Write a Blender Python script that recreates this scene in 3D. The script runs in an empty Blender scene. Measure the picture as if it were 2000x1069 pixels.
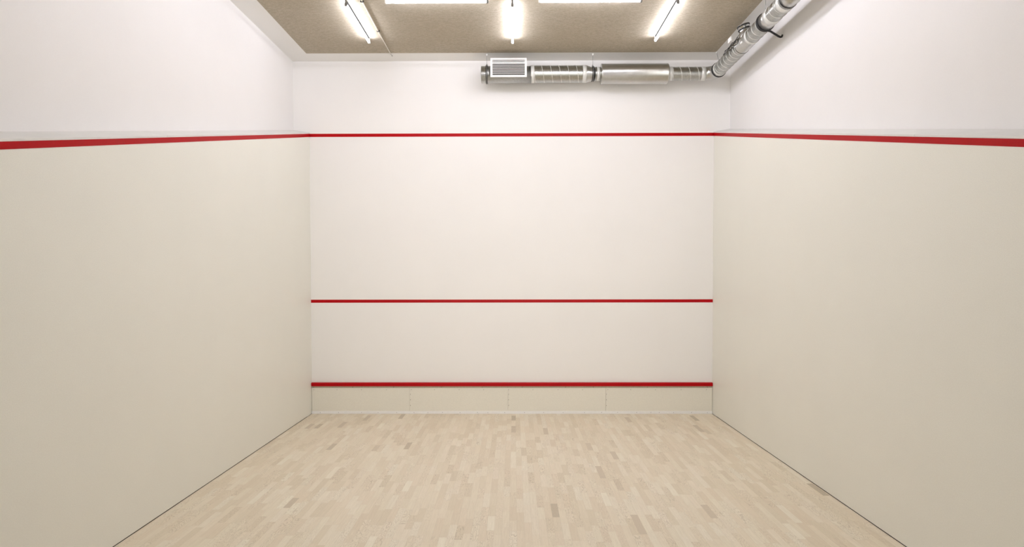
import bpy, math, random
from mathutils import Vector, Matrix
random.seed(7)
S = bpy.context.scene
COL = S.collection

# ------------------------------------------------------------------ camera
CAM_F = 1237.8            # focal length in pixels of the 2000 px wide frame
cd = bpy.data.cameras.new('camera')
cam = bpy.data.objects.new('camera', cd)
COL.objects.link(cam)
cd.sensor_fit = 'HORIZONTAL'
cd.sensor_width = 36.0
cd.lens = 36.0 * CAM_F / 2000.0
cd.shift_x = 3.5653 / 2000.0
cd.shift_y = 39.1935 / 2000.0
rt = Vector((0.99997759, 0.00656784, -0.0012996))
up = Vector((0.00113697, 0.02470551, 0.99969413))
fw = Vector((-0.00659794, 0.9996732, -0.02469749))
cam.matrix_world = Matrix(((rt.x, up.x, -fw.x, 0.046),
                           (rt.y, up.y, -fw.y, -10.0914),
                           (rt.z, up.z, -fw.z, 2.172),
                           (0, 0, 0, 1)))
cd.clip_start = 0.05
S.camera = cam

# ------------------------------------------------------------------ world: warm fill light added behind the open back of the court
w = bpy.data.worlds.new('back_fill_light')
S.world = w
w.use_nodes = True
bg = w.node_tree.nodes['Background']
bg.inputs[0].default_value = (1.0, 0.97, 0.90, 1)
BACK_FILL = 2.9            # radiance of the added fill straight behind the camera
# added fill peaks straight behind the open back, to brighten front wall and floor
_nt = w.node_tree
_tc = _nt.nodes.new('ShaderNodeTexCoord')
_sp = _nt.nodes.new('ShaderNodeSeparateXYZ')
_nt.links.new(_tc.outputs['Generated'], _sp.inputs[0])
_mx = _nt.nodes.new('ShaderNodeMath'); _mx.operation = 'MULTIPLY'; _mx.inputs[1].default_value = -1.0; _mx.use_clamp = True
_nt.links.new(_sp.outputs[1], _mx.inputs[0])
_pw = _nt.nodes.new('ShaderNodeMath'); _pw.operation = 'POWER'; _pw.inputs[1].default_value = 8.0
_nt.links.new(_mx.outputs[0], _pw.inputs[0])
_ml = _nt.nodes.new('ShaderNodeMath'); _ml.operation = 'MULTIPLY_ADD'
_ml.inputs[1].default_value = BACK_FILL; _ml.inputs[2].default_value = BACK_FILL * .08
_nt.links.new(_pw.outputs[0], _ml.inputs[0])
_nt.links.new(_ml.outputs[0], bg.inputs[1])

TUBE_STRENGTH = 49.0
TUBE_COLOR = (1.0, 1.0, 1.12, 1)

S.view_settings.view_transform = 'Standard'
S.view_settings.look = 'None'
S.view_settings.exposure = 0.0
S.view_settings.gamma = 1.0
S.view_settings.use_curve_mapping = False

# ------------------------------------------------------------------ room dimensions (metres, front wall at y = 0)
W = 3.2            # half width between the playing walls
WU = 3.455         # half width above the ledges
HC = 5.60          # ceiling
HO = 4.412         # out line, lower edge, at the front wall
SLOPE = (HO - 2.13) / 9.75
YB = -9.95         # end of the side walls


def hout(y):       # lower edge of the side wall out line
    return HO + SLOPE * y


# ------------------------------------------------------------------ material helpers
def new_mat(name):
    m = bpy.data.materials.new(name)
    m.use_nodes = True
    nt = m.node_tree
    return m, nt, nt.nodes['Principled BSDF']


def node(nt, t, **kw):
    n = nt.nodes.new(t)
    for k, v in kw.items():
        setattr(n, k, v)
    return n


def math_node(nt, op, a, b=None, c=None):
    n = node(nt, 'ShaderNodeMath', operation=op)
    for i, v in enumerate((a, b, c)):
        if v is None:
            continue
        if isinstance(v, (int, float)):
            n.inputs[i].default_value = v
        else:
            nt.links.new(v, n.inputs[i])
    return n.outputs[0]


def mix_rgb(nt, fac, a, b, mode='MIX'):
    n = node(nt, 'ShaderNodeMix', data_type='RGBA', blend_type=mode)
    if isinstance(fac, (int, float)):
        n.inputs[0].default_value = fac
    else:
        nt.links.new(fac, n.inputs[0])
    for s, v in ((6, a), (7, b)):
        if isinstance(v, tuple):
            n.inputs[s].default_value = (*v, 1) if len(v) == 3 else v
        else:
            nt.links.new(v, n.inputs[s])
    return n.outputs[2]


def noise(nt, vec, scale, detail=2, rough=.5):
    n = node(nt, 'ShaderNodeTexNoise')
    n.inputs['Scale'].default_value = scale
    n.inputs['Detail'].default_value = detail
    n.inputs['Roughness'].default_value = rough
    nt.links.new(vec, n.inputs['Vector'])
    return n


def remap(nt, v, a, b, c, d):
    n = node(nt, 'ShaderNodeMapRange')
    nt.links.new(v, n.inputs[0])
    for i, x in enumerate((a, b, c, d)):
        n.inputs[i + 1].default_value = x
    return n.outputs[0]


def bump(nt, bsdf, h, strength, dist):
    b = node(nt, 'ShaderNodeBump')
    b.inputs['Strength'].default_value = strength
    b.inputs['Distance'].default_value = dist
    nt.links.new(h, b.inputs['Height'])
    nt.links.new(b.outputs[0], bsdf.inputs['Normal'])


def simple(name, col, rough=.5, metal=0., spec=None, var=0., scale=30):
    m, nt, b = new_mat(name)
    b.inputs['Roughness'].default_value = rough
    b.inputs['Metallic'].default_value = metal
    if spec is not None:
        b.inputs['Specular IOR Level'].default_value = spec
    tc = node(nt, 'ShaderNodeTexCoord')
    n = noise(nt, tc.outputs['Object'], scale, 3)
    f = remap(nt, n.outputs[0], .3, .7, 0, 1)
    lo = tuple(c * (1 - var) for c in col)
    nt.links.new(mix_rgb(nt, f, lo, col), b.inputs['Base Color'])
    return m


def plaster(name, col, speck, rough, bmp, gloss=.4):
    m, nt, b = new_mat(name)
    tc = node(nt, 'ShaderNodeTexCoord')
    o = tc.outputs['Object']
    fine = noise(nt, o, 130, 2, .7)
    big = noise(nt, o, 1.1, 3, .55)
    f = remap(nt, fine.outputs[0], .35, .65, 1 - speck, 1)
    g = remap(nt, big.outputs[0], .35, .65, .985, 1)
    v = math_node(nt, 'MULTIPLY', f, g)
    c = node(nt, 'ShaderNodeVectorMath', operation='SCALE')
    c.inputs[0].default_value = col
    nt.links.new(v, c.inputs['Scale'])
    nt.links.new(c.outputs[0], b.inputs['Base Color'])
    b.inputs['Roughness'].default_value = rough
    b.inputs['Specular IOR Level'].default_value = gloss
    bump(nt, b, fine.outputs[0], bmp, .002)
    return m


M = {}
M['court'] = plaster('court_plaster', (.905, .895, .815), .05, .42, .12, .45)
M['front'] = plaster('front_wall_plaster', (.900, .880, .862), .03, .45, .10, .4)
M['upper'] = plaster('painted_wall', (.905, .885, .865), .02, .7, .05, .25)
M['soffit'] = plaster('painted_ceiling_margin', (.90, .89, .86), .02, .8, .05, .2)
M['ledge'] = simple('ledge_board', (.80, .79, .76), .5, var=.04, scale=6)
M['red'] = simple('red_line_paint', (.47, .002, .006), .30, spec=.12, var=.10, scale=60)
M['tin'] = simple('tin_board', (.82, .79, .70), .55, var=.05, scale=70)
M['strip_white'] = simple('white_strip', (.90, .89, .88), .4, var=.03)
M['wood_strip'] = simple('unpainted_wood_strip', (.50, .43, .33), .7, var=.2, scale=40)
M['screw'] = simple('screw_steel', (.16, .13, .10), .45, .6, var=.2)
M['gap'] = simple('dark_gap', (.05, .04, .03), .9)
M['steel'] = None
M['tape'] = simple('aluminium_tape', (.74, .74, .70), .42, .25, var=.08, scale=25)
M['rubber'] = simple('black_rubber', (.012, .012, .012), .5)
M['white_metal'] = simple('white_enamel', (.90, .89, .86), .35)
M['slot'] = simple('grille_inside', (.05, .045, .04), .8)
M['rod'] = simple('zinc_rod', (.42, .42, .40), .4, .8)
M['rail'] = simple('grey_lamp_rail', (.008, .008, .008), .9, spec=.1)
M['cap'] = simple('grey_lamp_cap', (.16, .155, .14), .5)
M['conduit'] = simple('cream_conduit', (.82, .76, .66), .5)
M['clip'] = simple('dark_clip', (.05, .05, .045), .5)
M['foil'] = simple('crumpled_foil', (.62, .62, .60), .25, 1.0, var=.4, scale=60)
M['tag'] = simple('white_tag', (.88, .86, .82), .5)


def steel(name, col, rough, sc, cell):
    m, nt, b = new_mat(name)
    tc = node(nt, 'ShaderNodeTexCoord')
    v = node(nt, 'ShaderNodeTexVoronoi')
    v.inputs['Scale'].default_value = sc
    nt.links.new(tc.outputs['Object'], v.inputs['Vector'])
    sep = node(nt, 'ShaderNodeSeparateColor')
    nt.links.new(v.outputs['Color'], sep.inputs[0])
    n = noise(nt, tc.outputs['Object'], 9, 4, .6)
    k = math_node(nt, 'ADD', math_node(nt, 'MULTIPLY', sep.outputs[0], cell), math_node(nt, 'MULTIPLY', n.outputs[0], .16))
    k = math_node(nt, 'ADD', k, .80)
    c = node(nt, 'ShaderNodeVectorMath', operation='SCALE')
    c.inputs[0].default_value = col
    nt.links.new(k, c.inputs['Scale'])
    nt.links.new(c.outputs[0], b.inputs['Base Color'])
    b.inputs['Metallic'].default_value = 1
    nt.links.new(remap(nt, n.outputs[0], .3, .7, rough - .02, rough + .03), b.inputs['Roughness'])
    return m


M['steel'] = steel('galvanised_steel', (.46, .465, .44), .30, 55, .14)
M['silencer'] = steel('smooth_galvanised_steel', (.60, .60, .575), .30, 40, .05)

# wood wool ceiling
m, nt, b = new_mat('wood_wool_board')
tc = node(nt, 'ShaderNodeTexCoord')
mp = node(nt, 'ShaderNodeMapping')
mp.inputs['Scale'].default_value = (1, 3.0, 1)
nt.links.new(tc.outputs['Object'], mp.inputs[0])
f1 = noise(nt, mp.outputs[0], 26, 5, .75)
f2 = noise(nt, mp.outputs[0], 90, 3, .7)
f3 = noise(nt, tc.outputs['Object'], 1.3, 3, .6)
s = math_node(nt, 'ADD', math_node(nt, 'MULTIPLY', f1.outputs[0], .55), math_node(nt, 'MULTIPLY', f2.outputs[0], .45))
s = remap(nt, s, .32, .68, 0, 1)
c1 = mix_rgb(nt, s, (.27, .225, .16), (.66, .60, .49))
c1 = mix_rgb(nt, remap(nt, f3.outputs[0], .3, .7, 0, .35), c1, (.42, .36, .265))
pale = noise(nt, mp.outputs[0], 7, 4, .8)
c1 = mix_rgb(nt, remap(nt, pale.outputs[0], .68, .76, 0, .5), c1, (.62, .55, .44))
nt.links.new(c1, b.inputs['Base Color'])
b.inputs['Roughness'].default_value = .95
b.inputs['Specular IOR Level'].default_value = .1
bump(nt, b, s, .5, .004)
M['woodwool'] = m

# parquet: 65 mm staves running to the front wall, random lengths and tones
m, nt, b = new_mat('ash_parquet')
tc = node(nt, 'ShaderNodeTexCoord')
sx = node(nt, 'ShaderNodeSeparateXYZ')
nt.links.new(tc.outputs['Object'], sx.inputs[0])
X, Y = sx.outputs[0], sx.outputs[1]
u = math_node(nt, 'DIVIDE', X, .065)
row = math_node(nt, 'FLOOR', u)
fr = math_node(nt, 'FRACT', u)
wn = node(nt, 'ShaderNodeTexWhiteNoise', noise_dimensions='1D')
nt.links.new(row, wn.inputs['W'])
t = math_node(nt, 'ADD', math_node(nt, 'DIVIDE', Y, .36), math_node(nt, 'MULTIPLY', wn.outputs[0], 517.0))
t = math_node(nt, 'ADD', t, math_node(nt, 'MULTIPLY', row, 37.0))
vo = node(nt, 'ShaderNodeTexVoronoi', voronoi_dimensions='1D')
vo.inputs['Scale'].default_value = 1
vo.inputs['Randomness'].default_value = .75
nt.links.new(t, vo.inputs['W'])
ve = node(nt, 'ShaderNodeTexVoronoi', voronoi_dimensions='1D', feature='DISTANCE_TO_EDGE')
ve.inputs['Scale'].default_value = 1
ve.inputs['Randomness'].default_value = .75
nt.links.new(t, ve.inputs['W'])
sc = node(nt, 'ShaderNodeSeparateColor')
nt.links.new(vo.outputs['Color'], sc.inputs[0])
r1, r2, r3 = sc.outputs
ramp = node(nt, 'ShaderNodeValToRGB')
nt.links.new(r1, ramp.inputs[0])
els = ramp.color_ramp.elements
els[0].position = 0; els[0].color = (0.56, 0.48, 0.35, 1)
els[1].position = 1; els[1].color = (0.930, 0.866, 0.707, 1)
for p, c in ((.010, (0.60, 0.52, 0.39, 1)), (.018, (0.77, 0.675, 0.51, 1)), (.35, (0.845, 0.755, 0.59, 1)), (.7, (0.880, 0.800, 0.635, 1)), (.93, (0.900, 0.830, 0.68, 1))):
    e = els.new(p); e.color = c
base = mix_rgb(nt, remap(nt, r2, .0, 1, 0, .35), ramp.outputs[0], (0.850, 0.710, 0.559))
# grain, offset per stave
cv = node(nt, 'ShaderNodeCombineXYZ')
nt.links.new(math_node(nt, 'ADD', math_node(nt, 'MULTIPLY', X, 95.0), math_node(nt, 'MULTIPLY', r3, 90.0)), cv.inputs[0])
nt.links.new(math_node(nt, 'ADD', math_node(nt, 'MULTIPLY', Y, 5.0), math_node(nt, 'MULTIPLY', r2, 70.0)), cv.inputs[1])
nt.links.new(math_node(nt, 'MULTIPLY', r1, 40.0), cv.inputs[2])
g1 = noise(nt, cv.outputs[0], 1.0, 4, .65)
# cathedral figure: stretched rings on some staves
cv2 = node(nt, 'ShaderNodeCombineXYZ')
nt.links.new(math_node(nt, 'ADD', math_node(nt, 'MULTIPLY', X, 17.0), math_node(nt, 'MULTIPLY', r2, 31.0)), cv2.inputs[0])
nt.links.new(math_node(nt, 'ADD', math_node(nt, 'MULTIPLY', Y, 4.2), math_node(nt, 'MULTIPLY', r3, 53.0)), cv2.inputs[1])
nt.links.new(math_node(nt, 'MULTIPLY', r1, 17.0), cv2.inputs[2])
g2 = noise(nt, cv2.outputs[0], 1.0, 1.5, .5)
rings = math_node(nt, 'SINE', math_node(nt, 'MULTIPLY', g2.outputs[0], 85.0))
rings = remap(nt, rings, .2, 1, 0, 1)
amt = remap(nt, r3, .45, .95, .06, .55)
dark = math_node(nt, 'MULTIPLY', rings, amt)
c2 = mix_rgb(nt, remap(nt, g1.outputs[0], .35, .75, 0, .30), base, (0.587, 0.498, 0.360))
c2 = mix_rgb(nt, dark, c2, (0.511, 0.422, 0.296))
e1 = math_node(nt, 'MINIMUM', fr, math_node(nt, 'SUBTRACT', 1.0, fr))
l1 = math_node(nt, 'LESS_THAN', e1, .012)
l2 = math_node(nt, 'LESS_THAN', ve.outputs['Distance'], .0028)
ln = math_node(nt, 'MULTIPLY', math_node(nt, 'MAXIMUM', l1, l2), .30)
c2 = mix_rgb(nt, ln, c2, (0.421, 0.341, 0.241))
nt.links.new(c2, b.inputs['Base Color'])
b.inputs['Roughness'].default_value = .42
b.inputs['Specular IOR Level'].default_value = .5
M['parquet'] = m

m, nt, b = new_mat('lit_tube')
b.inputs['Base Color'].default_value = (.9, .9, .9, 1)
b.inputs['Emission Color'].default_value = TUBE_COLOR
b.inputs['Emission Strength'].default_value = TUBE_STRENGTH
M['tube'] = m

# ------------------------------------------------------------------ mesh helpers
ROOT = {}


class MB:
    def __init__(s):
        s.v = []; s.f = []; s.sm = []

    def add(s, vs, fs, smooth=False):
        o = len(s.v)
        s.v += [Vector(v) for v in vs]
        s.f += [tuple(i + o for i in f) for f in fs]
        s.sm += [smooth] * len(fs)
        return s

    def box(s, a, b, bev=0.):
        x0, y0, z0 = a; x1, y1, z1 = b
        if bev <= 0:
            vs = [(x, y, z) for z in (z0, z1) for y in (y0, y1) for x in (x0, x1)]
            return s.add(vs, [(0, 2, 3, 1), (4, 5, 7, 6), (0, 1, 5, 4), (2, 6, 7, 3), (0, 4, 6, 2), (1, 3, 7, 5)])
        import bmesh
        bm = bmesh.new()
        bmesh.ops.create_cube(bm, size=1)
        for v in bm.verts:
            v.co = Vector(((x0 + x1) / 2 + v.co.x * (x1 - x0), (y0 + y1) / 2 + v.co.y * (y1 - y0), (z0 + z1) / 2 + v.co.z * (z1 - z0)))
        bmesh.ops.bevel(bm, geom=bm.edges[:], offset=bev, segments=2, affect='EDGES', profile=.5)
        bm.verts.index_update()
        s.add([v.co.copy() for v in bm.verts], [tuple(v.index for v in f.verts) for f in bm.faces])
        bm.free()
        return s

    def rings(s, rs, close=True, cap=True, smooth=True):
        """rs: list of rings (lists of points, same length)"""
        n = len(rs[0]); vs = [p for r in rs for p in r]; fs = []
        for i in range(len(rs) - 1):
            for j in range(n if close else n - 1):
                k = (j + 1) % n
                fs.append((i * n + j, i * n + k, (i + 1) * n + k, (i + 1) * n + j))
        o = len(fs)
        s.add(vs, fs, smooth)
        if cap:
            b0 = len(s.v) - len(vs)
            s.f += [tuple(b0 + j for j in range(n))[::-1], tuple(b0 + (len(rs) - 1) * n + j for j in range(n))]
            s.sm += [False, False]
        return s

    def lathe(s, p, d, prof, n=40, cap=True, smooth=True):
        """prof: list of (t along d, radius)"""
        p = Vector(p); d = Vector(d).normalized()
        a = d.orthogonal().normalized(); b = d.cross(a)
        return s.rings([[p + d * t + (a * math.cos(q) + b * math.sin(q)) * r for q in (2 * math.pi * j / n for j in range(n))] for t, r in prof], cap=cap, smooth=smooth)

    def cyl(s, p0, p1, r, r1=None, n=24, cap=True):
        p0 = Vector(p0); p1 = Vector(p1)
        return s.lathe(p0, p1 - p0, [(0, r), ((p1 - p0).length, r if r1 is None else r1)], n, cap)

    def tube(s, pts, r, n=10):
        pts = [Vector(p) for p in pts]
        rs = []; a = None
        for i, p in enumerate(pts):
            d = (pts[min(i + 1, len(pts) - 1)] - pts[max(i - 1, 0)]).normalized()
            a = d.orthogonal().normalized() if a is None else (a - d * a.dot(d)).normalized()
            b = d.cross(a)
            rs.append([p + (a * math.cos(q) + b * math.sin(q)) * r for q in (2 * math.pi * j / n for j in range(n))])
        return s.rings(rs)

    def spiral(s, p, d, L, r, pitch, step=.0035, n=56, ridge=.0018, half=.006):
        """spiral seam duct: a real raised lock seam winding round the tube"""
        p = Vector(p); d = Vector(d).normalized()
        a = d.orthogonal().normalized(); b = d.cross(a)
        N = max(2, int(L / step)); rs = []
        for i in range(N + 1):
            t = L * i / N; ring = []
            for j in range(n):
                q = 2 * math.pi * j / n
                ph = (t / pitch - j / n + .5) % 1.0 - .5
                x = abs(ph) * pitch
                rr = r + (ridge * (1 - (x / half) ** 2) if x < half else 0) - .0012 * math.cos(2 * math.pi * ph * 3) * .3
                ring.append(p + d * t + (a * math.cos(q) + b * math.sin(q)) * rr)
            rs.append(ring)
        return s.rings(rs, cap=False)

    def build(s, name, mat, parent=None):
        me = bpy.data.meshes.new(name)
        off = Vector((0, 0, 0))
        if parent is not None:
            off = ROOT[parent.name]
        me.from_pydata([v - off for v in s.v], [], s.f)
        me.polygons.foreach_set('use_smooth', s.sm)
        me.materials.append(M[mat])
        me.update()
        import bmesh
        bm = bmesh.new(); bm.from_mesh(me)
        bmesh.ops.recalc_face_normals(bm, faces=bm.faces[:])
        bm.to_mesh(me); bm.free()
        o = bpy.data.objects.new(name, me)
        COL.objects.link(o)
        if parent is not None:
            o.parent = parent
        ROOT[o.name] = off
        return o


def spiral_duct(p, d, L, r, pitch, parent, step=.0035, n=56):
    """spiral wound duct length and its flat lock seam"""
    o = MB().spiral(p, d, L, r, pitch, step, n).build('spiral_section', 'steel', parent)
    p = Vector(p); d = Vector(d).normalized()
    a = d.orthogonal().normalized(); b = d.cross(a)
    rs = []; N = int(L / pitch * 48)
    for i in range(N + 1):
        t = .004 + (L - .008) * i / N
        q = 2 * math.pi * t / pitch
        u = a * math.cos(q) + b * math.sin(q)
        rs.append([p + d * (t - .0032) + u * (r + .001), p + d * (t - .0026) + u * (r + .0040), p + d * (t + .0026) + u * (r + .0040), p + d * (t + .0032) + u * (r + .001)])
    MB().rings(rs, smooth=False).build('lock_seam', 'tape', o)
    return o


def tag(o, label=None, cat=None, group=None, kind=None):
    if label: o['label'] = label
    if cat: o['category'] = cat
    if group: o['group'] = group
    if kind: o['kind'] = kind
    return o


def thing(name, loc, label, cat, group=None):
    o = bpy.data.objects.new(name, None)
    o.empty_display_size = .1
    COL.objects.link(o)
    o.location = loc
    ROOT[o.name] = Vector(loc)
    return tag(o, label, cat, group)


def copy_tree(o, parent=None):
    c = o.copy()
    COL.objects.link(c)
    ROOT[c.name] = ROOT[o.name]
    if parent is not None:
        c.parent = parent
    for ch in o.children:
        copy_tree(ch, c)
    return c


def struct(mb, name, mat, label=None):
    return tag(mb.build(name, mat), label=label, kind='structure')


# ------------------------------------------------------------------ setting
GAP = .005
# floor
struct(MB().box((-W + .004, YB, -.05), (W - .004, -.0, 0)), 'floor', 'parquet', 'pale ash parquet floor of narrow staves running to the front wall')
# screed under the expansion gap round the floor
struct(MB().box((-WU - .2, YB, -.12), (WU + .2, .2, -.05)), 'floor_base', 'gap')
# front wall
struct(MB().box((-WU - .2, 0, -.05), (WU + .2, .2, HC)), 'wall_front', 'front', 'white plastered front wall with three red lines')


def side_wall(sg, name, label):
    """one solid: lower playing panel with a falling top, thinner wall above the ledge"""
    mb = MB()
    x0, x1, x2 = sg * W, sg * WU, sg * (WU + .2)
    T = .05 + .002
    ys = (0.0, YB)
    pr = []
    for y in ys:
        zt = hout(y) + T
        pr.append([(x0, y, GAP), (x0, y, zt), (x1, y, zt + .045), (x2, y, zt + .045), (x2, y, GAP)])
    mb.rings(pr, smooth=False)
    o = mb.build(name, 'court')
    tag(o, label, kind='structure')
    u = MB()
    pr = [[(x1, y, hout(y) + T + .040), (x1, y, HC), (x2, y, HC), (x2, y, hout(y) + T + .040)] for y in ys]
    u.rings(pr, smooth=False)
    o2 = u.build(name + '_upper', 'upper')
    tag(o2, None, kind='structure')
    return o


side_wall(-1, 'wall_left', 'white plastered left side wall below its falling out line')
side_wall(1, 'wall_right', 'white plastered right side wall below its falling out line')

# ceiling: white margin round a field of wood wool board
BX0, BX1, BY = -3.12, 3.112, -.37
mb = MB()
mb.box((-WU - .2, BY, HC), (WU + .2, .2, HC + .12))
mb.box((-WU - .2, YB, HC), (BX0, BY, HC + .12))
mb.box((BX1, YB, HC), (WU + .2, BY, HC + .12))
struct(mb, 'ceiling', 'soffit', 'white painted ceiling margin round the brown board field')
struct(MB().box((BX0, YB, HC - .004), (BX1, BY, HC + .12)), 'ceiling_board', 'woodwool', 'brown wood wool ceiling boards above the lamps')

# ledge boards on top of the side walls, tilted toward the court, butt joints between them
n_tr = 0


def ledge(sg, seams):
    global n_tr
    ys = [0.0] + seams + [YB]
    for a, b_ in zip(ys[:-1], ys[1:]):
        n_tr += 1
        a2, b2 = a - .003, b_ + .003
        T = .05 + .002
        pr = []
        for y in (a2, b2):
            zt = hout(y) + T
            pr.append([(sg * (W - .002), y, zt), (sg * (W - .002), y, zt + .015), (sg * (WU), y, zt + .060), (sg * (WU), y, zt + .045)])
        mb = MB(); mb.rings(pr, smooth=False)
        struct(mb, 'trim_%d' % n_tr, 'ledge')


ledge(-1, [-1.75, -4.15, -6.6])
ledge(1, [-1.45, -2.62, -5.05, -7.5])

# ------------------------------------------------------------------ red court lines
LT = .0025


def line_box(name, a, b, label):
    o = MB().box(a, b).build(name, 'red')
    return tag(o, label, 'court line')


line_box('out_line', (-W, -LT, HO), (W, 0, HO + .05), 'red out line straight across the top of the front wall')
line_box('service_line', (-W, -LT, 1.779), (W, 0, 1.828), 'red service line across the middle of the front wall')
for sg, lab in ((-1, 'red out line sloping down along the left side wall'), (1, 'red out line sloping down along the right side wall')):
    mb = MB()
    mb.rings([[(sg * W, y, hout(y)), (sg * W, y, hout(y) + .05), (sg * (W - LT), y, hout(y) + .05), (sg * (W - LT), y, hout(y))] for y in (-.0026, YB)], smooth=False)
    tag(mb.build('out_line', 'red'), lab, 'court line')

# ------------------------------------------------------------------ tin along the foot of the front wall
tin = thing('tin', (0, 0, 0), 'tin board with red top rail and screws along the foot of the front wall', 'tin')
px = lambda p: (p - 999.4) / 122.3
edges = [-W + .004, -1.63, -.059, 1.501, W - .004]
panels = []
for a, b_ in zip(edges[:-1], edges[1:]):
    panels.append(MB().box((a + .0012, -.018, .004), (b_ - .0012, -.001, .420), .0008).build('board', 'tin', tin))
# red top rail with a sloping upper face
rail = MB()
rail.rings([[(x, -.001, .4455), (x, -.038, .4455), (x, -.040, .4475), (x, -.040, .490), (x, -.034, .500), (x, -.001, .504)] for x in (-W + .003, W - .003)], smooth=False)
rail = rail.build('top_rail', 'red', tin)
tag(rail, 'red top rail')
ws = MB().box((-W + .003, -.024, .4185), (W - .003, -.0185, .444)).build('backing_strip', 'wood_strip', tin)
tag(ws, 'dull unpainted strip under the red rail')
bs = MB().box((-W + .003, -.026, 0.001), (W - .003, -.0182, .046), .002).build('base_strip', 'strip_white', tin)
tag(bs, 'white base strip')


def screw(x, y, z, parent, r=.0048):
    mb = MB().lathe((x, y, z), (0, -1, 0), [(-.006, r * .6), (0, r), (.0012, r), (.0018, r * .6)], 10)
    return mb.build('screw', 'screw', parent)


def board_at(x):
    for i in range(4):
        if x < edges[i + 1]:
            return panels[i]
    return panels[3]


for p in (612.5, 689, 769, 863, 942, 1020, 1104, 1158.6, 1263.6, 1380.5):
    screw(px(p), -.024, .430, ws, .0062)
for p in (612.5, 658, 706, 755, 803.5, 848.6, 897, 945, 993.5, 1041, 1090, 1138, 1187, 1231.6, 1280, 1329.6, 1379):
    screw(px(p), -.018, .388, board_at(px(p)))
for sx_ in (edges[1] + .012, edges[2] + .012, edges[3] + .012):
    for z in (.315, .225, .135):
        screw(sx_, -.018, z, board_at(sx_))
for p in (625, 661, 706, 738.5, 774.8, 808.7, 836, 864.5, 898.6, 932.7, 953, 986, 1024.5, 1062, 1100, 1141.6, 1175, 1206, 1243, 1271, 1287, 1315, 1350, 1380.5):
    screw(px(p), -.026, .024 + random.uniform(-.002, .002), bs, .0042)

# ------------------------------------------------------------------ lamps
LZ = 5.535          # tube axis


def make_lamp(loc):
    """tube along local y, hung close under the ceiling"""
    x, y, z = loc
    L = .625
    t = thing('tube_lamp', loc, 'x', 'lamp', 'ceiling tube lamps')
    MB().lathe((x, y - L + .015, z), (0, 1, 0), [(0, .012), (.012, .0155), (2 * L - .042, .0155), (2 * L - .03, .012)], 20).build('tube', 'tube', t)
    MB().box((x - .007, y - L + .02, HC - .020), (x + .007, y + L - .01, HC - .0045)).build('rail', 'rail', t)
    for s_ in (-1, 1):
        yy = y + s_ * (L - .006)
        h = .013 if s_ < 0 else .008
        c = MB().box((x - .016, yy - h, z - .018), (x + .016, yy + h, z + .022), .004)
        c.box((x - .010, yy - h * .7, z + .02), (x + .010, yy + h * .7, HC - .0045))
        cap = c.build('end_cap', 'cap' if s_ < 0 else 'white_metal', t)
        tag(cap, 'grey end cap' if s_ < 0 else 'white end cap')
    return t


lamp0 = make_lamp((-2.02, -1.607, LZ))
lamp0['label'] = 'lit tube lamp at the left, pointing to the front wall beside the cream conduit'
specs = [
    (.025, -1.572, 0, 'lit tube lamp in the middle, pointing to the front wall above the duct grille'),
    (2.048, -1.633, 0, 'lit tube lamp at the right, pointing to the front wall'),
    (-.897, -2.30, 90, 'left of the two lit tube lamps lying across the court'),
    (.970, -2.305, 90, 'right of the two lit tube lamps lying across the court'),
]
for x, y, a, lab in specs:
    c = copy_tree(lamp0)
    c.location = (x, y, LZ)
    c.rotation_euler = (0, 0, math.radians(a))
    c['label'] = lab
# the same lamps over the middle and the back of the court, out of the picture
BACK = [(-2.02, -3.45, 0, 'lit tube lamp over the middle of the court, at the left'),
        (.025, -3.45, 0, 'lit tube lamp over the middle of the court, on the centre line'),
        (2.22, -3.45, 0, 'lit tube lamp over the middle of the court, at the right'),
        (-.897, -4.15, 90, 'lit tube lamp lying across the middle of the court, left of centre'),
        (.970, -4.15, 90, 'lit tube lamp lying across the middle of the court, right of centre'),
        (-2.02, -5.3, 0, 'lit tube lamp over the back of the court, at the left'),
        (.025, -5.3, 0, 'lit tube lamp over the back of the court, on the centre line'),
        (2.22, -5.3, 0, 'lit tube lamp over the back of the court, at the right')]
for x, y, a, lab in BACK:
    c = copy_tree(lamp0)
    c.location = (x, y, LZ)
    c.rotation_euler = (0, 0, math.radians(a))
    c['label'] = lab

# ------------------------------------------------------------------ conduit on the ceiling
cz = HC - .004 - .0085
con = thing('cable_conduit', (-1.835, -.3, HC), 'thin cream cable conduit fixed to the brown ceiling beside the left lamp', 'conduit')
MB().tube([(-1.835, -.375, cz), (-1.835, -1.2, cz), (-1.828, -2.23, cz), (-1.828, -6.0, cz)], .0075, 12).build('pipe', 'conduit', con)
for y in (-1.26, -2.20, -3.2, -4.2):
    MB().box((-1.835 - .016, y - .007, HC - .026), (-1.835 + .028, y + .007, HC - .0042), .003).build('clip', 'clip', con)
MB().cyl((-1.832, -.375, cz), (-1.832, -.262, cz), .004, n=10).cyl((-1.832, -.262, cz - .002), (-1.832, -.262, HC - .0005), .007, n=10).build('end_screw', 'rod', con)

# ------------------------------------------------------------------ front duct run
DY, DZ = -.30, 5.292
fd = thing('ventilation_duct', (1.2, DY, DZ), 'galvanised round duct with grille and silencer, running along the front and right walls', 'duct')
AX = (1, 0, 0)


def seg(name, mat, x0, prof, parent=fd, n=48, cap=True, z=DZ):
    return MB().lathe((x0, DY, z), AX, prof, n, cap).build(name, mat, parent)


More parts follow.
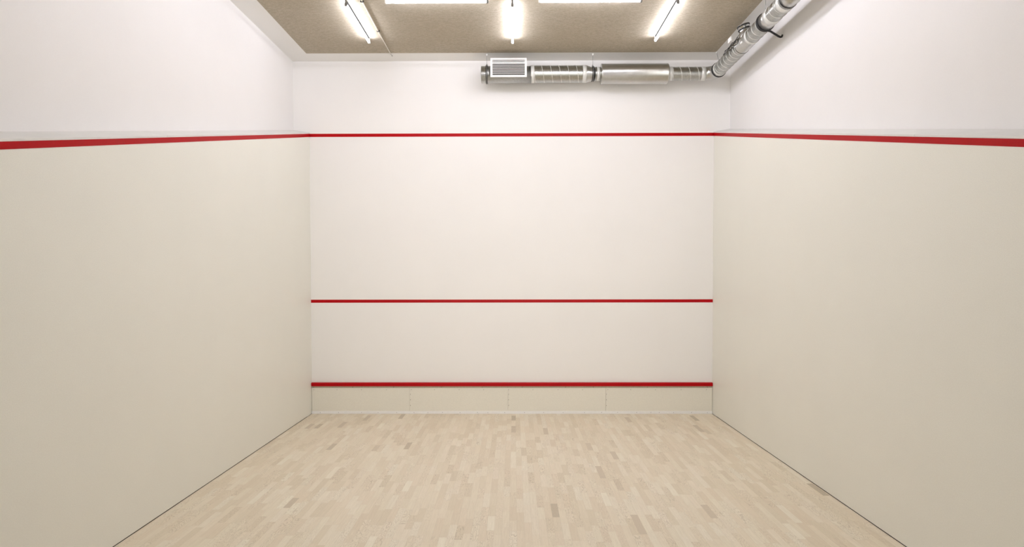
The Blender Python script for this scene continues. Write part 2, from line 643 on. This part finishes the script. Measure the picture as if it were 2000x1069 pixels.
R1, R2, RS = .127, .100, .149
endp = seg('end_section', 'steel', -.457, [(0, .117), (.0005, R1 - .002), (.004, R1), (.075, R1), (.078, R1 + .003), (.086, R1 + .003), (.089, R1), (.765, R1)], z=DZ - .015 + .009)
seg('tape_band', 'tape', .298, [(0, R1 + .0015), (.0, R1 + .003), (.056, R1 + .003), (.056, R1)], cap=False)
spiral_duct((.30, DY, DZ), AX, .85, R1, .131, fd)
seg('tape_band', 'tape', 1.088, [(0, R1), (0, R1 + .003), (.058, R1 + .003), (.058, R1)], cap=False)
red = seg('reducer', 'silencer', 1.143, [(0, R1), (.012, R1 + .001), (.016, R1 - .001), (.082, R2 + .004), (.10, R2 + .004)], cap=False)
tag(red, 'bright tapering reducer')
seg('neck', 'steel', 1.235, [(0, R2), (.05, R2), (.052, R2 + .005), (.072, R2 + .005), (.074, R2), (.14, R2)], cap=False)
seg('tape_band', 'tape', 1.300, [(0, R2), (0, R2 + .003), (.052, R2 + .003), (.052, R2)], cap=False)
sil = seg('silencer', 'silencer', 1.375, [(-.004, R2), (-.004, RS - .012), (0, RS - .002), (.004, RS + .003), (.012, RS + .003), (.016, RS), (.99, RS), (1.0, RS + .003), (1.012, RS + .003), (1.018, RS - .002), (1.02, RS - .014), (1.02, R2)], n=64)
tag(sil, 'fat smooth silencer')
MB().box((1.70, DY - RS - .0015, DZ - .048), (1.83, DY - RS * .93, DZ - .044)).build('seam_mark', 'tape', sil)
seg('tape_band', 'tape', 2.393, [(0, R2), (0, R2 + .004), (.068, R2 + .004), (.068, R2)], cap=False)
spiral_duct((2.40, DY, DZ), AX, .56, R2, .131, fd)
seg('tape_band', 'tape', 2.895, [(0, R2), (0, R2 + .003), (.062, R2 + .003), (.062, R2)], cap=False)
# elbow to the side wall run
EX, ER = 3.118, .165
mb = MB(); rs = []
NP = 14
for i in range(-2, NP + 3):
    if i < 0:
        c0 = Vector((EX - ER - .025 * (-i) , DY, DZ)); d = Vector((1, 0, 0))
    elif i > NP:
        c0 = Vector((EX, DY - ER - .02 * (i - NP), DZ)); d = Vector((0, -1, 0))
    else:
        q = math.pi / 2 * i / NP
        c0 = Vector((EX - ER + ER * math.sin(q), DY - ER + ER * math.cos(q), DZ)); d = Vector((math.cos(q), -math.sin(q), 0))
    a = Vector((0, 0, 1)); b2 = d.cross(a)
    rs.append([c0 + (a * math.cos(t_) + b2 * math.sin(t_)) * (R2 + .001) for t_ in (2 * math.pi * j / 48 for j in range(48))])
mb.rings(rs, cap=False)
tag(mb.build('elbow', 'silencer', fd), 'smooth bright elbow')

# supply grille standing on the duct face, with a saddle collar behind it
gx0, gx1, gz0, gz1, gy = -.312, .237, 5.203, 5.487, -.455
fr_ = .030
g = MB()
g.box((gx0, gy - .006, gz1 - fr_), (gx1, gy + .012, gz1), .002).box((gx0, gy - .006, gz0), (gx1, gy + .012, gz0 + fr_), .002)
g.box((gx0, gy - .006, gz0 + fr_ - .002), (gx0 + fr_, gy + .012, gz1 - fr_ + .002)).box((gx1 - fr_, gy - .006, gz0 + fr_ - .002), (gx1, gy + .012, gz1 - fr_ + .002))
gr = g.build('grille', 'white_metal', fd)
tag(gr, 'white slatted supply grille')
sad = MB().box((gx0 + fr_ * .8, gy + .012, gz0 + fr_ * .8), (gx1 - fr_ * .8, DY - .02, gz1 - fr_ * .8))
sad.build('collar', 'steel', fd)
MB().box((gx0 + fr_ + .001, gy + .0095, gz0 + fr_ + .001), (gx1 - fr_ - .001, gy + .0115, gz1 - fr_ - .001)).build('inner_face', 'slot', gr)
ia, ib = gx0 + fr_, gx1 - fr_
zt = gz1 - fr_
slats = [(.012, .012), (.033, .018)]
z = zt - .012
MB().box((ia, gy - .003, zt - .022), (ib, gy + .008, zt - .011), .001).build('slat', 'white_metal', gr)
MB().box((ia, gy - .004, zt - .054), (ib, gy + .008, zt - .032), .001).build('slat', 'white_metal', gr)
zz = zt - .066
while zz > gz0 + fr_ + .014:
    sl = MB()
    # tilted blade
    sl.rings([[(x, gy - .003, zz - .0065), (x, gy + .007, zz + .0020), (x, gy + .0085, zz + .0002), (x, gy - .0015, zz - .0085)] for x in (ia, ib)], smooth=False)
    sl.build('slat', 'white_metal', gr)
    zz -= .0188

# ------------------------------------------------------------------ side duct run (towards the camera along the right wall)
SX = 3.118
sd = fd
AY = (0, -1, 0)


def segy(name, mat, y0, prof, parent=sd, cap=False, n=48):
    return MB().lathe((SX, y0, DZ), AY, prof, n, cap).build(name, mat, parent)


segy('tape_band', 'tape', -.515, [(0, R2), (0, R2 + .004), (.05, R2 + .004), (.05, R2)])
spiral_duct((SX, -.50, DZ), AY, .96, R2, .125, sd)
tee = segy('branch_section', 'silencer', -1.42, [(0, R2 + .001), (.0, R2 + .004), (.02, R2 + .004), (.022, R2 + .002), (.42, R2 + .002)])
tag(tee, 'smooth section with the branch collar')
segy('seam_ring', 'rubber', -1.46, [(0, R2), (0, R2 + .0055), (.006, R2 + .0055), (.006, R2)])
segy('tape_band', 'tape', -1.79, [(0, R2), (0, R2 + .004), (.05, R2 + .004), (.05, R2)])
spiral_duct((SX, -1.82, DZ), AY, .42, R2, .125, sd)
segy('sleeve', 'silencer', -2.235, [(0, R2), (.0, R2 + .004), (.27, R2 + .004), (.27, R2)])
segy('tape_band', 'tape', -2.41, [(0, R2 + .004), (0, R2 + .007), (.10, R2 + .007), (.10, R2 + .004)])
spiral_duct((SX, -2.50, DZ), AY, .32, R2 + .004, .125, sd)
segy('tape_band', 'tape', -2.78, [(0, R2 + .004), (0, R2 + .008), (.08, R2 + .008), (.08, R2 + .004)])
segy('seam_ring', 'rubber', -2.90, [(0, R2), (0, R2 + .009), (.006, R2 + .009), (.006, R2)])
segy('sleeve', 'silencer', -2.82, [(0, R2), (.0, R2 + .005), (.30, R2 + .005), (.30, R2)])
spiral_duct((SX, -3.1, DZ), AY, 6.7, R2, .125, sd, step=.02, n=32)
# branch collar pointing up and inward, closed by a black gasketed lid
bd = Vector((-.30, 0, .95)).normalized()
bp = Vector((SX, -1.66, DZ))
br = MB().lathe(bp, bd, [(.05, .088), (R2 + .012, .078), (R2 + .020, .072), (R2 + .098, .072), (R2 + .100, .079), (R2 + .108, .079), (R2 + .110, .068), (R2 + .111, .0)], 40, cap=False).build('branch_collar', 'foil', sd)
MB().lathe(bp, bd, [(R2 + .088, .070), (R2 + .088, .083), (R2 + .102, .084), (R2 + .102, .070)], 40, cap=False).build('gasket', 'rubber', br)
MB().lathe(bp, bd, [(R2 + .045, .070), (R2 + .045, .080), (R2 + .060, .080), (R2 + .060, .070)], 40, cap=False).build('gasket', 'rubber', br)
# crumpled foil patch wrapped over the duct beside the collar
mb = MB(); grid = []
for i in range(15):
    y = -1.20 - .40 * i / 14
    r_ = []
    for j in range(13):
        q = math.radians(150 + 75 * (j / 12 - .5) * (.55 + .45 * i / 14))
        rr = R2 + .007 + .010 * random.random()
        r_.append(Vector((SX + math.cos(q) * rr, y + random.uniform(-.008, .008), DZ + math.sin(q) * rr)))
    grid.append(r_)
mb.rings(grid, close=False, cap=False, smooth=False)
fo = mb.build('foil_patch', 'foil', sd)
so = fo.modifiers.new('thickness', 'SOLIDIFY'); so.thickness = .0015
# dark cable bundle winding over the foil
for k in range(3):
    pts = []
    for i in range(26):
        s_ = i / 25
        q = math.radians(168 - 20 * s_ + 14 * math.sin(9 * s_ + 2.1 * k))
        rr = R2 + .026 + .006 * math.sin(13 * s_ + k)
        pts.append((SX + math.cos(q) * rr, -1.06 - .52 * s_ - .02 * k, DZ + math.sin(q) * rr))
    MB().tube(pts, .0038, 8).build('cable', 'rubber', sd)
# tags and actuator
q = math.radians(196)
MB().box((SX - R2 - .058, -1.46, DZ + .070), (SX - R2 - .040, -1.35, DZ + .130), .003).build('label_plate', 'tag', sd)
MB().box((SX - .098, -1.72, DZ - .052), (SX - .070, -1.655, DZ + .002), .004).build('junction_box', 'tag', sd)
# stub pipe from the duct into the wall
st = MB()
st.tube([(SX + .07, -1.95, DZ + .030), (3.30, -1.95, DZ + .005), (3.40, -1.95, 5.235), (3.425, -1.95, 5.224), (3.440, -1.95, 5.228), (3.452, -1.95, 5.250)], .013, 12)
tag(st.build('wall_bracket', 'rubber', sd), 'black bracket arm reaching the right wall')


# ------------------------------------------------------------------ hangers: black lined clamp ring and threaded rod up to the ceiling
def ring_mb(c, axis, r, wdt, ht=.009):
    return MB().lathe(Vector(c) - Vector(axis) * wdt / 2, axis, [(0, r), (0, r + ht), (wdt, r + ht), (wdt, r), (0, r)], 48, cap=False)


def hanger(c, axis, r, label, rod_dx=0., rod_dy=0., double=True, top=HC):
    c = Vector(c); ax = Vector(axis)
    h = thing('duct_hanger', c + Vector((0, 0, r)), label, 'hanger', 'hangers carrying the ducts')
    offs = (-.011, .011) if double else (0,)
    for o_ in offs:
        k = ring_mb(c + ax * o_, axis, r, .007).build('clamp_ring', 'rubber', h)
    ring_mb(c, axis, r - .001, .010, .005).build('clamp_band', 'rod', h)
    MB().lathe(c + Vector((0, 0, r + .004)), (0, 0, 1), [(0, .010), (.022, .010), (.022, .006), (.03, .006)], 6).build('nut', 'rod', h)
    top_p = Vector((c.x + rod_dx, c.y + rod_dy, top))
    MB().cyl(c + Vector((0, 0, r + .01)), top_p, .0032, n=8).build('rod', 'rod', h)
    MB().lathe(top_p, (0, 0, -1), [(.0005, .012), (.006, .012), (.03, .007)], 10).build('ceiling_nut', 'white_metal', h)
    return h


hanger((-.372, DY, DZ - .006), (1, 0, 0), R1 + .001, 'hanger rod and clamp at the free left end of the duct, beside the grille')
hanger((1.250, DY, DZ), (1, 0, 0), R2 + .005, 'hanger rod and black clamp between the reducer and the silencer')
hanger((SX, -.49, DZ), (0, 1, 0), R2 + .003, 'hanger rod and black clamp at the elbow in the corner of the court', rod_dy=.12)
hanger((SX, -2.25, DZ), (0, 1, 0), R2 + .005, 'hanger rod and black clamp on the duct along the right wall')
